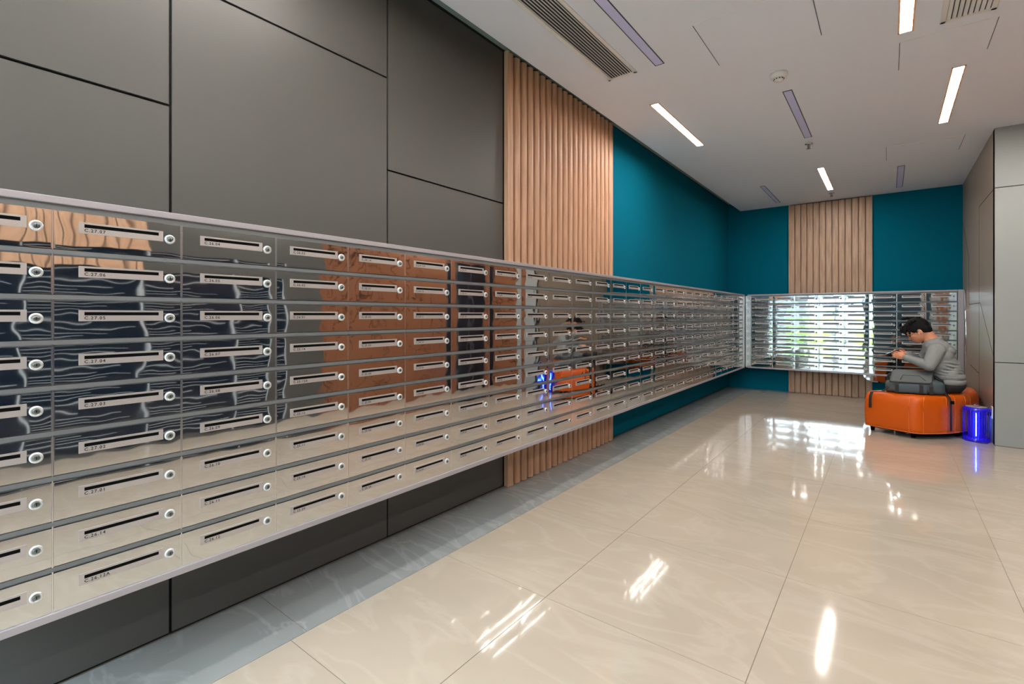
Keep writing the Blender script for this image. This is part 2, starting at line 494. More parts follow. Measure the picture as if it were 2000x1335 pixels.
def lamp(x, y0, y1, label, w=0.072):
    r = empty('linear_ceiling_lamp', (x, (y0 + y1) / 2, ZC))
    L = (y1 - y0) / 2; h = w / 2
    b = MB()
    for s_ in (-1, 1): b.box(s_ * h - 0.005, s_ * h + 0.005, -L - 0.005, L + 0.005, -0.005, 0.0)
    for s_ in (-1, 1): b.box(-h - 0.005, h + 0.005, s_ * L - 0.005, s_ * L + 0.005, -0.005, 0.0)
    b.build('frame', [M['lamp_halo_rim']], r)
    b = MB(); b.box(-h + 0.005, h - 0.005, -L + 0.005, L - 0.005, -0.003, -0.0005)
    b.build('diffuser', [M['lamp']], r)
    tag(r, label, 'ceiling light', 'linear ceiling lamps')
    return r
lamp(-1.635, 4.17, 5.50, 'warm glowing linear lamp nearest the oak slats, upper centre of the ceiling')
lamp(-0.68, 7.27, 8.61, 'warm glowing linear lamp at the far end, before the wooden slats of the back wall')
lamp(0.42, 4.94, 6.28, 'warm glowing linear lamp close to the white panelled corner on the right')
lamp(0.09, 2.79, 4.12, 'warm glowing linear lamp cut by the top edge of the photo')
for (x, y) in ((-1.64, 0.2), (-0.68, -1.2), (0.42, 0.9), (1.55, -0.6), (1.55, 1.9), (1.55, 4.6)):  # out-of-view lamps added for extra room light
    lamp(x, y, y + 1.34, 'unseen warm linear ceiling lamp added to light the lobby around the viewer')

def diffuser(x0, x1, y0, y1, label):
    r = empty('linear_air_diffuser', ((x0 + x1) / 2, (y0 + y1) / 2, ZC))
    h = (x1 - x0) / 2; L = (y1 - y0) / 2; t = 0.006
    b = MB()
    b.box(-h, -h + t, -L, L, -0.004, 0); b.box(h - t, h, -L, L, -0.004, 0)
    b.box(-h, h, -L, -L + t, -0.004, 0); b.box(-h, h, L - t, L, -0.004, 0)
    b.build('frame', [M['dark_trim']], r)
    b = MB(); b.box(-h + t, h - t, -L + t, L - t, -0.003, 0); b.build('panel', [M['diff_panel']], r)
    tag(r, label, 'air diffuser', 'linear air diffusers')

def grille(x0, x1, y0, y1, n, label, along='y'):
    r = empty('air_grille', ((x0 + x1) / 2, (y0 + y1) / 2, ZC))
    h = (x1 - x0) / 2; L = (y1 - y0) / 2; t = 0.028
    b = MB()
    b.box(-h, -h + t, -L, L, -0.008, 0); b.box(h - t, h, -L, L, -0.008, 0)
    b.box(-h, h, -L, -L + t, -0.008, 0); b.box(-h, h, L - t, L, -0.008, 0)
    bevel(b.build('frame', [M['white']], r), 0.003)
    b = MB(); b.box(-h + t, h - t, -L + t, L - t, -0.001, 0); b.build('backing', [M['dark_trim']], r)
    b = MB()
    if along == 'y':
        p = (2 * h - 2 * t) / n
        for k in range(n):
            x = -h + t + (k + 0.5) * p
            b.add([(x - p * .42, -L + t, -.002), (x + p * .26, -L + t, -.010), (x + p * .30, -L + t, -.009), (x - p * .38, -L + t, -.001),
                   (x - p * .42, L - t, -.002), (x + p * .26, L - t, -.010), (x + p * .30, L - t, -.009), (x - p * .38, L - t, -.001)],
                  [(0, 3, 2, 1), (4, 5, 6, 7), (0, 1, 5, 4), (1, 2, 6, 5), (2, 3, 7, 6), (3, 0, 4, 7)])
    b.build('louvres', [M['white']], r)
    tag(r, label, 'air vent')

def hatch(x0, x1, y0, y1, label):
    b = MB(); t = 0.006
    b.box(x0 + t, x1 - t, y0 + t, y1 - t, ZC - 0.003, ZC, 0)
    b.box(x0, x0 + t * .6, y0, y1, ZC - 0.0015, ZC, 1); b.box(x1 - t * .6, x1, y0, y1, ZC - 0.0015, ZC, 1)
    b.box(x0, x1, y0, y0 + t, ZC - 0.002, ZC, 2); b.box(x0, x1, y1 - t, y1, ZC - 0.002, ZC, 2)
    tag(b.build('ceiling_hatch', [M['ceiling'], M['dark_trim'], M['white']]), label, 'access hatch')


diffuser(-1.38, -1.31, 2.20, 3.54, 'slim lilac air diffuser beside the large white ceiling grille')
diffuser(-0.70, -0.63, 4.60, 5.94, 'slim lilac air diffuser between the smoke detector and a sprinkler')
diffuser(-1.475, -1.41, 7.78, 9.07, 'far slim air diffuser nearest the left corner of the teal back wall')
diffuser(0.09, 0.165, 7.78, 9.07, 'far slim air diffuser nearest the right wall by the back wall')
grille(-1.76, -1.52, 2.0, 3.54, 9, 'long white ceiling grille with lengthwise louvres near the left wall')
grille(0.26, 0.52, 3.40, 4.14, 8, 'white ceiling grille cut off at the top right corner of the photo')
hatch(-1.0, -0.35, 3.19, 3.83, 'large flush white ceiling hatch before the smoke detector')
hatch(0.06, 0.55, 4.26, 4.74, 'flush white ceiling hatch just beyond the top right grille')
hatch(-0.02, 0.63, 6.82, 7.42, 'farthest flush white ceiling hatch, near the brown right wall')

r = empty('smoke_detector', (-0.67, 4.24, ZC)); tag(r, 'round white smoke detector on the ceiling before a slim air diffuser', 'smoke detector')
b = MB(); b.lathe([(0, 0), (0.062, 0), (0.062, -0.012), (0.056, -0.03), (0.034, -0.036), (0, -0.036)], 32); b.build('base', [M['white']], r)
b = MB(); b.lathe([(0, -0.036), (0.032, -0.036), (0.034, -0.052), (0.022, -0.06), (0, -0.06)], 28)
b.build('sensor_cap', [M['white']], r)
b = MB()
for k in range(10):
    a = 2 * PI * k / 10
    b.ell((0.0335 * math.cos(a), 0.0335 * math.sin(a), -0.044), (0.005, 0.005, 0.006), seg=8, rings=6)
b.build('vents', [M['dark_trim']], r)
for y, lab in ((6.17, 'ceiling sprinkler at the far end of the middle air diffuser'), (8.87, 'small ceiling sprinkler beyond the farthest glowing lamp')):
    r = empty('sprinkler', (-0.685, y, ZC)); tag(r, lab, 'sprinkler', 'ceiling sprinklers')
    b = MB(); b.lathe([(0, 0), (0.04, 0), (0.038, -0.006), (0.018, -0.008), (0, -0.008)], 24); b.build('escutcheon', [M['chrome']], r)
    b = MB(); b.tube([(0, 0, -0.006), (0, 0, -0.05)], 0.008); b.lathe([(0, -0.050), (0.022, -0.052), (0.022, -0.055), (0, -0.056)], 16)
    b.tube([(0.014, 0, -0.01), (0.016, 0, -0.03), (0, 0, -0.05)], 0.003, 6); b.tube([(-0.014, 0, -0.01), (-0.016, 0, -0.03), (0, 0, -0.05)], 0.003, 6)
    b.build('head', [M['lock_face']], r)

# ------------------------------------------------------------------ mailboxes
PZ = 0.1343                    # row pitch
DH = 0.1132                    # door height
ZTOP = H + 0.3106              # top of the uppermost doors
PY = 0.33112                   # column pitch, left bank
Y0 = 0.3078 - PY               # start of the first column
NC = 27
PX = 0.3245                    # column pitch, back bank
X0 = -1.850
REC = 0.005

def door_mesh(w, h, name):
    """buckled sheet door: nearly flat centre, turned slightly back towards the rim"""
    b = MB(); nx, nz = 22, 14; t = 0.012
    vs = []; fs = []
    for j in range(nz + 1):
        for i in range(nx + 1):
            u = -1 + 2 * i / nx; v = -1 + 2 * j / nz
            d = 0.0007 * (abs(u) ** 5) + 0.0005 * (abs(v) ** 4)
            vs.append((w / 2 * (1 + u), -0.0 + d, h / 2 * (1 + v)))
    for j in range(nz):
        for i in range(nx):
            k = j * (nx + 1) + i
            fs.append((k, k + 1, k + nx + 2, k + nx + 1))
    b.add(vs, fs, 0, True)
    # rim
    e = 0.0016
    b.box(0, w, e, t, 0, h, 1)
    for (x0, x1, z0, z1) in ((0, w, h - 0.0012, h), (0, w, 0, 0.0012), (0, 0.0014, 0, h), (w - 0.0014, w, 0, h)):
        b.box(x0, x1, 0.0006, e + 0.001, z0, z1, 1)
    me = b.mesh(name, [M['steel_mirror'], M['steel_edge']])
    return me

def plate_mesh():
    b = MB()
    x0, x1, z0, z1 = 0.0, 0.218, 0.0, 0.034
    sx0, sx1, sz0, sz1 = 0.013, 0.205, 0.0178, 0.0282
    f = -0.0022
    o = [(x0, f, z0), (x1, f, z0), (x1, f, z1), (x0, f, z1)]
    i_ = [(sx0, f, sz0), (sx1, f, sz0), (sx1, f, sz1), (sx0, f, sz1)]
    bk = [(sx0, -0.0003, sz0), (sx1, -0.0003, sz0), (sx1, -0.0003, sz1), (sx0, -0.0003, sz1)]
    ob = [(p[0], 0.001, p[2]) for p in o]
    vs = o + i_ + bk + ob
    b.add(vs, [(0, 1, 5, 4), (1, 2, 6, 5), (2, 3, 7, 6), (3, 0, 4, 7), (0, 12, 13, 1), (1, 13, 14, 2), (2, 14, 15, 3), (3, 15, 12, 0)], 0)
    b.add(vs, [(4, 5, 9, 8), (5, 6, 10, 9), (6, 7, 11, 10), (7, 4, 8, 11), (8, 9, 10, 11)], 1)
    return b.mesh('slot_plate', [M['plate'], M['black']])

def lock_mesh():
    b = MB()
    b.lathe([(0.0155, -0.0), (0.0155, 0.003), (0.0135, 0.0055), (0.0100, 0.0055), (0.0092, 0.004), (0, 0.004)], 24, axis='y')
    return b.mesh('lock', [M['ring']])
def lock_face_mesh():
    b = MB()
    b.lathe([(0.0075, 0.0039), (0.0075, 0.0062), (0.0065, 0.0068), (0, 0.0068)], 18, axis='y')
    b.box(-0.0009, 0.0009, -0.0073, -0.0066, -0.0042, 0.0042, 1)
    return b.mesh('keyhole', [M['lock_face'], M['black']])
me_plate = plate_mesh(); me_lock = lock_mesh(); me_key = lock_face_mesh()
me_doorL = door_mesh(PY - 0.0045, DH, 'door'); me_doorB = door_mesh(PX - 0.0045, DH, 'door')

def text_mesh(txt, size=0.0135):
    c = bpy.data.curves.new('number', 'FONT'); c.body = txt; c.size = size; c.space_character = 1.22
    c.resolution_u = 2; c.offset = 0.0003
    o = bpy.data.objects.new('number', c); COL.objects.link(o)
    o.rotation_euler = (PI / 2, 0, 0)
    dg = bpy.context.evaluated_depsgraph_get()
    me = bpy.data.meshes.new_from_object(o.evaluated_get(dg))
    me.transform(Matrix.Rotation(PI / 2, 4, 'X'))
    me.name = 'number'
    me.materials.clear(); me.materials.append(M['ink'])
    bpy.data.objects.remove(o); bpy.data.curves.remove(c)
    return me

# flat numbers run in a snake: 27.07 sits at the top of the second column
units = ['01', '02', '03', '04', '05', '06', '07', '08', '09', '10', '11', '12', '12A', '14']
seq0 = 27 * 14 + 6              # index of 27.07
def flat(col, row):
    """col 0 = first column (partly outside the frame)"""
    k = col - 1
    if col == 0: idx = seq0 + 1 + row
    else:
        n = k * 9 + (row if k % 2 == 0 else 8 - row)
        idx = seq0 - n
    return 'C.%d.%s' % (idx // 14, units[idx % 14])

ORD = ['first', 'second', 'third', 'fourth', 'fifth', 'sixth', 'seventh', 'eighth', 'ninth', 'tenth', 'eleventh', 'twelfth', 'thirteenth',
       'fourteenth', 'fifteenth', 'sixteenth', 'seventeenth', 'eighteenth', 'nineteenth', 'twentieth', 'twenty-first', 'twenty-second',
       'twenty-third', 'twenty-fourth', 'twenty-fifth', 'twenty-sixth', 'twenty-seventh']
ROW = ['top row', 'second row', 'third row', 'fourth row', 'middle row', 'fourth row from the bottom', 'third row from the bottom', 'second row from the bottom', 'bottom row']
ROW = ['top row', 'second row', 'third row', 'fourth row', 'fifth row', 'sixth row', 'seventh row', 'eighth row', 'bottom row']

def link(name, me, parent, loc=(0, 0, 0)):
    o = bpy.data.objects.new(name, me); COL.objects.link(o); o.parent = parent; o.location = loc
    return o
first = {}
def mailbox(bank, col, row):
    z = ZTOP - DH - row * PZ
    if bank == 'left':
        loc = (XB, Y0 + col * PY + 0.00225, z); rz = PI / 2; dm = me_doorL
    else:
        loc = (X0 + col * PX + 0.00225, YB, z); rz = 0; dm = me_doorB
    if bank not in first:
        r = empty('mailbox', loc, rz)
        d = link('door', dm, r)
        p = link('slot_plate', me_plate, r, (0.056, 0, 0.0525))
        l = link('lock', me_lock, r, (0.2935, 0, DH / 2 + 0.005))
        k = link('keyhole', me_key, l)
        first[bank] = (r, d, p, l, k)
    else:
        src = first[bank]
        r = src[0].copy(); COL.objects.link(r); r.location = loc
        d, p, l = [q.copy() for q in src[1:4]]
        for q in (d, p, l): COL.objects.link(q); q.parent = r
        k = src[4].copy(); COL.objects.link(k); k.parent = l
    if bank == 'left':
        num = flat(col, row)
        link('number', text_mesh(num), p, (0.0125, -0.0025, 0.0055))
        if col == 0: lab = 'steel mailbox in the column cut by the left edge, ' + ROW[row]
        elif col <= 5: lab = 'mirror-finish steel mailbox numbered %s, %s of its column' % (num, ROW[row].replace(' row', ''))
        else: lab = 'polished mailbox on the long left bank, %s column from the near end, %s' % (ORD[col], ROW[row])
        tag(r, lab, 'mailbox', 'mailboxes of the long left bank')
    else:
        lab = 'polished mailbox on the back wall bank, %s column from its left, %s' % (ORD[col], ROW[row])
        tag(r, lab, 'mailbox', 'mailboxes of the bank on the back wall')
for c in range(NC - 1 + 1):
    for rr in range(9): mailbox('left', c, rr)
for c in range(8):
    for rr in range(9): mailbox('back', c, rr)

# frames the mailboxes sit in
YE = Y0 + NC * PY               # end of the last column
zb = ZTOP - 8 * PZ - DH         # bottom of lowest doors
def frame(name, left, label):
    """local axes as the mailboxes: x along the bank, -y towards the viewer"""
    if left: r = empty(name, (XB, Y0, 0), PI / 2); L = YE - Y0; depth = XB - XL; pitch = PY; n = NC
    else: r = empty(name, (X0, YB, 0), 0); L = PX * 8; depth = YW - YB; pitch = PX; n = 8
    x0 = -0.006 if left else -0.06; x1 = L + (0.10 if left else 0.012)
    b = MB(); b.box(x0, x1, 0.022, depth - 0.048 if not left else depth - 0.048, zb - 0.02, ZTOP + 0.036, 0); b.build('casing', [M['case']], r)
    b = MB(); b.box(x0, x1, -0.008, 0.03, ZTOP + 0.019, ZTOP + 0.040, 0); bevel(b.build('top_lip', [M['lip']], r), 0.002)
    b = MB(); b.box(x0, x1, 0.001, 0.03, ZTOP + 0.0005, ZTOP + 0.019, 0); b.build('top_rail', [M['rail']], r)
    b = MB(); b.box(x0, x1, -0.006, 0.03, zb - 0.024, zb - 0.0008, 0); bevel(b.build('bottom_lip', [M['lip']], r), 0.002)
    for k in range(8):
        z1 = ZTOP - k * PZ - DH - 0.0008; z0 = z1 - (PZ - DH) + 0.0016
        b = MB(); zm = (z0 + z1) / 2
        b.add([(x0, 0.006, z0), (x0, 0.001, z0 + .005), (x0, 0.001, z1 - .003), (x0, 0.006, z1), (x0, 0.028, z1), (x0, 0.028, z0),
               (x1, 0.006, z0), (x1, 0.001, z0 + .005), (x1, 0.001, z1 - .003), (x1, 0.006, z1), (x1, 0.028, z1), (x1, 0.028, z0)],
              [(0, 1, 7, 6), (1, 2, 8, 7), (2, 3, 9, 8), (3, 4, 10, 9), (4, 5, 11, 10), (5, 0, 6, 11), (0, 5, 4, 3, 2, 1), (6, 7, 8, 9, 10, 11)])
        b.build('rail', [M['rail']], r)
    for k in range(n + 1):
        b = MB(); x = k * pitch
        b.box(x - 0.0016, x + 0.0016, 0.0012, 0.028, zb, ZTOP, 0); b.build('divider', [M['steel_edge']], r)
    tag(r, label, 'mailbox frame')
    return r, L, depth
fl, _, _ = frame('mailbox_rack', True, 'long grey metal frame holding the mailboxes along the left wall')
fb, LB, dB = frame('mailbox_rack', False, 'short grey metal frame holding the mailboxes on the back wall')
# polished posts at the inner corner and at the right end
b = MB(); L = YE - Y0
b.box(L + 0.003, L + 0.143, -0.004, 0.022, zb - 0.02, ZTOP + 0.019, 0)
bevel(b.build('corner_post', [M['steel_edge']], fl), 0.006, 3)
b = MB(); b.box(-0.092, -0.004, -0.004, 0.022, zb - 0.02, ZTOP + 0.019, 0); bevel(b.build('corner_post', [M['steel_edge']], fb), 0.006, 3)
b = MB(); b.box(LB + 0.012, LB + 0.075, -0.008, 0.25, zb - 0.04, ZTOP + 0.040, 0); bevel(b.build('end_panel', [M['lip']], fb), 0.003)
b = MB(); seg = 14
pr = [(LB + 0.078 + 0.010 * (1 - math.cos(PI * k / seg)) * .8, -0.034 + 0.26 * k / seg) for k in range(seg + 1)]
pr = [(LB + 0.079, 0.0)] + [(LB + 0.090 + 0.016 * math.cos(PI * k / seg), -0.022 - 0.020 * math.sin(PI * k / seg)) for k in range(seg, -1, -1)] + [(LB + 0.098, 0.0)]
b.prism([(LB + 0.076, 0.02)] + [(LB + 0.092 - 0.016 * math.cos(PI * k / seg), -0.010 - 0.020 * math.sin(PI * k / seg)) for k in range(seg + 1)] + [(LB + 0.108, 0.02)], zb - 0.10, ZTOP + 0.03, 0)
o = b.build('end_post', [M['steel_mirror']], fb)
o.data.polygons.foreach_set('use_smooth', [len(p.vertices) == 4 for p in o.data.polygons])
# polished apron under the right hand columns
b = MB(); xa = 1.55; xb = LB + 0.012; zt_ = zb - 0.026; zl = zb - 0.125; seg = 10
poly = [(xa, zt_)] + [(xa + 0.16 - 0.16 * math.cos(PI / 2 * k / seg), zl + 0.10 - 0.10 * math.sin(PI / 2 * k / seg)) for k in range(seg + 1)] + [(xb, zl), (xb, zt_)]
n = len(poly)
vs = [(x, -0.002, z) for x, z in poly] + [(x, 0.02, z) for x, z in poly]
b.add(vs, [tuple(range(n)), tuple(range(2 * n - 1, n - 1, -1))] + [(i, (i + 1) % n, n + (i + 1) % n, n + i) for i in range(n)], 0)
b.build('lower_apron', [M['steel_mirror']], fb)

# ------------------------------------------------------------------ ottoman
def rounded(poly, rad, seg=5):
    out = []; n = len(poly)
    for i in range(n):
        p = Vector(poly[i]); a = Vector(poly[i - 1]); c = Vector(poly[(i + 1) % n])
        d1 = (a - p).normalized(); d2 = (c - p).normalized()
        r_ = rad[i] if isinstance(rad, (list, tuple)) else rad
        p1 = p + d1 * r_; p2 = p + d2 * r_
        for k in range(seg + 1):
            t = k / seg
            q = p1 * (1 - t) ** 2 + p * 2 * t * (1 - t) + p2 * t ** 2
            out.append((q.x, q.y))
    return out
base = (0.3, 7.2)
OT = [(-0.235, 6.80), (0.235, 6.58), (0.50, 6.80), (0.665, 7.06), (0.80, 7.42), (0.825, 7.95), (0.52, 7.98), (0.19, 7.14)]
OT = [(x - base[0], y - base[1]) for x, y in OT]
r = empty('ottoman', (base[0], base[1], 0)); tag(r, 'large orange leather ottoman against the brown right wall, the man sitting on it', 'ottoman')
rp = rounded(OT, [0.06, 0.07, 0.10, 0.10, 0.08, 0.08, 0.08, 0.10])
cx = sum(p[0] for p in rp) / len(rp); cy = sum(p[1] for p in rp) / len(rp)
b = MB(); rings = []
prof = [(0.975, 0.062), (0.99, 0.066), (1.0, 0.10), (1.004, 0.18), (1.003, 0.28), (0.995, 0.36), (0.98, 0.405), (0.95, 0.432), (0.90, 0.446), (0.80, 0.452), (0.5, 0.455), (0.02, 0.456)]
n = len(rp); vs = []; fs = []
for sc_, z in prof:
    for x, y in rp: vs.append((cx + (x - cx) * sc_, cy + (y - cy) * sc_, z))
for i in range(len(prof) - 1):
    for k in range(n):
        k2 = (k + 1) % n
        fs.append((i * n + k, i * n + k2, (i + 1) * n + k2, (i + 1) * n + k))
b.add(vs, fs, 0, True)
b.add(vs, [tuple(range((len(prof) - 1) * n, len(prof) * n)), tuple(range(n - 1, -1, -1))], 0)
b.build('cushion', [M['leather']], r)
def seam_at(k):
    x, y = rp[k]
    pts = []
    for sc_, z in prof[1:9]:
        sc2 = sc_ + 0.002
        pts.append((cx + (x - cx) * sc2, cy + (y - cy) * sc2, z))
    return pts
b = MB()
for k in (6, 11, 14, 17, 20, 23): b.tube(seam_at(k), 0.0035, 6)
lo = [(cx + (x - cx) * 0.985, cy + (y - cy) * 0.985, 0.066) for x, y in rp]; lo.append(lo[0])
b.tube(lo, 0.006, 6)
b.build('piping', [M['leather_seam']], r)
b = MB(); b.prism([(cx + (x - cx) * .93, cy + (y - cy) * .93) for x, y in rp], 0.048, 0.068); b.build('base_board', [M['black']], r)
for (x, y) in ((-0.44, -0.33), (-0.09, -0.50), (0.28, -0.14), (0.44, 0.60), (0.0, 0.02)):
    b = MB(); b.lathe([(0, 0), (0.018, 0), (0.022, 0.05), (0, 0.05)], 14, c=(x, y, 0)); b.build('foot', [M['black']], r)

# ------------------------------------------------------------------ blue insect trap lamp, socket
r = empty('insect_trap_lamp', (0.722, 6.94, 0)); tag(r, 'glowing blue cylindrical insect trap lamp on the floor at the right corner', 'lamp')
b = MB(); b.lathe([(0, 0), (0.104, 0), (0.108, 0.008), (0.108, 0.030), (0.098, 0.040), (0, 0.040)], 40); b.build('base', [M['blue_lit_plastic']], r)
b = MB(); b.lathe([(0, 0.315), (0.106, 0.315), (0.108, 0.322), (0.108, 0.338), (0.094, 0.348), (0.03, 0.352), (0, 0.352)], 40); b.build('cap', [M['blue_lit_plastic']], r)
b = MB(); b.lathe([(0.03, 0.3525), (0.085, 0.3505), (0.085, 0.353), (0.03, 0.356), (0.03, 0.3525)], 32); b.build('cap_ring', [M['plate']], r)
b = MB(); b.lathe([(0.070, 0.04), (0.066, 0.18), (0.070, 0.315)], 32); b.build('core', [M['blue_lit_plastic']], r)
for a in (-97, 60):
    a = math.radians(a)
    b = MB(); b.tube([(0.082 * math.cos(a), 0.082 * math.sin(a), 0.06), (0.082 * math.cos(a), 0.082 * math.sin(a), 0.295)], 0.0034, 10)
    b.build('glow_tube', [M['blue_glow']], r)
for k in range(30):
    a = 2 * PI * k / 30
    b = MB(); b.tube([(0.104 * math.cos(a), 0.104 * math.sin(a), 0.03), (0.104 * math.cos(a), 0.104 * math.sin(a), 0.325)], 0.0016, 6)
    b.build('cage_bar', [M['blue_lit_plastic']], r)
b = MB(); b.tube([(0.02 * math.cos(t * PI / 8), 0.0, 0.352 + 0.028 * math.sin(t * PI / 8)) for t in range(9)], 0.0022, 6); b.build('hanging_ring', [M['chrome']], r)
b = MB(); b.tube([(-0.02, -0.10, 0.01), (-0.01, -0.125, 0.004), (0.03, -0.14, 0.004), (0.07, -0.12, 0.004), (0.085, -0.06, 0.003), (0.095, -0.02, 0.05), (0.098, 0.0, 0.20), (0.098, 0.005, 0.285)], 0.0026, 6)
b.build('cord', [M['bag_dark']], r)
b = MB(); b.box(0.084, 0.112, -0.02, 0.02, 0.27, 0.31); bevel(b.build('plug', [M['black']], r), 0.004)
r = empty('wall_socket', (XR, 6.915, 0.31)); tag(r, 'white wall socket on the brown wall beside the blue lamp', 'socket')
b = MB(); b.box(-0.009, 0, -0.04, 0.04, -0.06, 0.06); bevel(b.build('face_plate', [M['white']], r), 0.003)
b = MB(); b.box(-0.0095, -0.008, -0.012, 0.012, 0.02, 0.04); b.build('outlet', [M['dark_trim']], r)

# ------------------------------------------------------------------ the man on the ottoman
YP = 7.13
def P(px, py, dy=0.0): return plane_pt(px, py, YP + dy)
root_p = P(1856, 767); root_p.z = 0
man = empty('person', (root_p.x, YP, 0))
tag(man, 'man in grey hoodie and black trousers sitting bent over a phone on the ottoman', 'person')
O = Vector((root_p.x, YP, 0))
R_ = lambda v: Vector(v) - O
fwd = Vector((-0.77, 0, -0.64)); upv = Vector((-0.64, 0, 0.77)); lat = Vector((0, 1, 0))
HC = R_(P(1791, 643)); S = 1.08
def hp(f_, l_, u_): return HC + (fwd * f_ + lat * l_ + upv * u_) * S
rotH = Matrix((fwd, lat, upv)).transposed()
def hell(b, f_, l_, u_, r3, **k): b.ell(hp(f_, l_, u_), tuple(q * S for q in r3), rot=rotH, **k)

sh = {-1: R_(P(1829, 684, -0.17)), 1: R_(P(1818, 682, 0.17))}
el = {-1: R_(P(1815, 714, -0.24)), 1: R_(P(1802, 706, 0.22))}
wr = {-1: R_(P(1768, 697, -0.06)), 1: R_(P(1770, 690, 0.08))}
hd = {-1: R_(P(1750, 692, -0.035)), 1: R_(P(1752, 688, 0.045))}
neck = R_(P(1822, 668)); chest = R_(P(1833, 697)); belly = R_(P(1850, 727)); hips = R_(P(1856, 750))
ld = Vector((-0.86, 0.50, 0)).normalized(); lp = Vector((0.50, 0.86, 0))
hip = {s_: Vector((0, 0, 0.535)) + lp * 0.09 * s_ for s_ in (-1, 1)}
knee = {s_: hip[s_] + ld * 0.50 + Vector((0, 0, 0.03)) + lp * 0.02 * s_ for s_ in (-1, 1)}
ankle = {s_: knee[s_] + ld * 0.05 + Vector((0, 0, -knee[s_].z + 0.09)) for s_ in (-1, 1)}

b = MB()
hell(b, 0, 0, 0.005, (0.098, 0.078, 0.100))
hell(b, 0.03, 0, -0.045, (0.070, 0.066, 0.078))
hell(b, 0.058, 0, -0.095, (0.032, 0.036, 0.030))       # chin
hell(b, 0.045, 0, -0.075, (0.048, 0.050, 0.040))       # jaw
hell(b, 0.085, 0, 0.000, (0.018, 0.050, 0.014))        # brow
b.capsule(hp(0.093, 0, -0.012), hp(0.112, 0, -0.042), 0.010, 0.014, 10)   # nose
hell(b, 0.110, 0, -0.044, (0.010, 0.018, 0.009))
hell(b, 0.094, 0, -0.066, (0.010, 0.024, 0.006)); hell(b, 0.090, 0, -0.076, (0.010, 0.021, 0.006))  # lips
for s_ in (-1, 1):
    hell(b, -0.004, 0.080 * s_, -0.028, (0.019, 0.009, 0.032), seg=12, rings=10)   # ears
    hell(b, 0.062, 0.040 * s_, -0.036, (0.026, 0.024, 0.022))                      # cheeks
b.capsule(hp(-0.035, 0, -0.06), neck, 0.058, 0.066)
b.capsule(neck, chest, 0.08, 0.11); b.capsule(chest, belly, 0.11, 0.11); b.capsule(belly, Vector((0, 0, 0.54)), 0.11, 0.10)
for s_ in (-1, 1):
    b.capsule(chest.lerp(neck, 0.6), sh[s_], 0.06, 0.055)
    b.capsule(sh[s_], el[s_], 0.05, 0.036); b.capsule(el[s_], wr[s_], 0.038, 0.027)
    b.capsule(Vector((0, 0, 0.54)), hip[s_], 0.09, 0.08)
    b.capsule(hip[s_], knee[s_], 0.075, 0.050); b.capsule(knee[s_], ankle[s_], 0.048, 0.035)
    b.capsule(ankle[s_], ankle[s_] + ld * 0.14 + Vector((0, 0, -0.05)), 0.034, 0.028)
    # hand: palm, five fingers
    w_ = wr[s_]; h_ = hd[s_]
    d = (h_ - w_).normalized()
    inn = Vector((0, -s_, 0)); inn = (inn - d * inn.dot(d)).normalized()
    up_ = d.cross(inn) * (1 if d.cross(inn).z > 0 else -1)
    pc = w_ + d * 0.045
    rot = Matrix((d, up_, inn)).transposed()
    b.ell(pc, (0.050, 0.042, 0.016), rot=rot, seg=14, rings=10)
    b.capsule(w_, pc, 0.026, 0.020, 10)
    for q, (off, ln) in enumerate(((0.030, 0.066), (0.010, 0.075), (-0.011, 0.070), (-0.030, 0.055))):
        k0 = pc + d * 0.036 + up_ * off
        k1 = k0 + d * ln * 0.45 + inn * 0.006
        k2 = k1 + d * ln * 0.26 + inn * 0.016
        k3 = k2 + d * ln * 0.06 + inn * 0.018
        b.capsule(k0, k1, 0.0092, 0.0085, 8); b.capsule(k1, k2, 0.0085, 0.0078, 8); b.capsule(k2, k3, 0.0078, 0.007, 8)
    t0 = w_ + d * 0.022 + up_ * 0.026
    t1 = t0 + d * 0.026 + up_ * 0.022 + inn * 0.008
    t2 = t1 + d * 0.030 + up_ * 0.006 + inn * 0.012
    b.capsule(t0, t1, 0.013, 0.011, 8); b.capsule(t1, t2, 0.011, 0.009, 8)
remesh(b.build('body', [M['skin']], man, recalc=False), 0.0042, 3)
b = MB()
for s_ in (-1, 1):
    hell(b, 0.086, 0.031 * s_, -0.014, (0.010, 0.013, 0.006), seg=12, rings=8)
b.build('eyes', [M['black']], man)
b = MB()
hell(b, -0.016, 0, 0.020, (0.106, 0.088, 0.100), seg=28, rings=20)
hell(b, -0.062, 0, -0.035, (0.046, 0.074, 0.062))
hell(b, 0.062, 0, 0.062, (0.066, 0.072, 0.040))
random.seed(11)
for k in range(26):                       # tufts of the fringe and crown
    l_ = random.uniform(-0.06, 0.06); f_ = random.uniform(0.03, 0.075); u_ = random.uniform(0.045, 0.085)
    a0 = hp(f_, l_, u_); a1 = hp(f_ + random.uniform(0.015, 0.04), l_ * 1.15, u_ - random.uniform(0.02, 0.06))
    b.capsule(a0, a1, 0.018, 0.007, 8)
for k in range(26):
    an = random.uniform(0, 2 * PI); rr_ = random.uniform(0.02, 0.07)
    c0 = hp(-0.02 + rr_ * math.cos(an), rr_ * math.sin(an), 0.09); c1 = hp(-0.02 + rr_ * 1.45 * math.cos(an), rr_ * 1.4 * math.sin(an), 0.115 - rr_ * 0.5)
    b.capsule(c0, c1, 0.018, 0.006, 8)
for s_ in (-1, 1):
    hell(b, 0.012, 0.072 * s_, 0.016, (0.034, 0.016, 0.030)); hell(b, -0.050, 0.062 * s_, -0.030, (0.034, 0.022, 0.042))
remesh(b.build('hair', [M['hair']], man, recalc=False), 0.0045, 1)
b = MB(); hell(b, 0.012, -0.087, -0.035, (0.006, 0.006, 0.008), seg=10, rings=8)
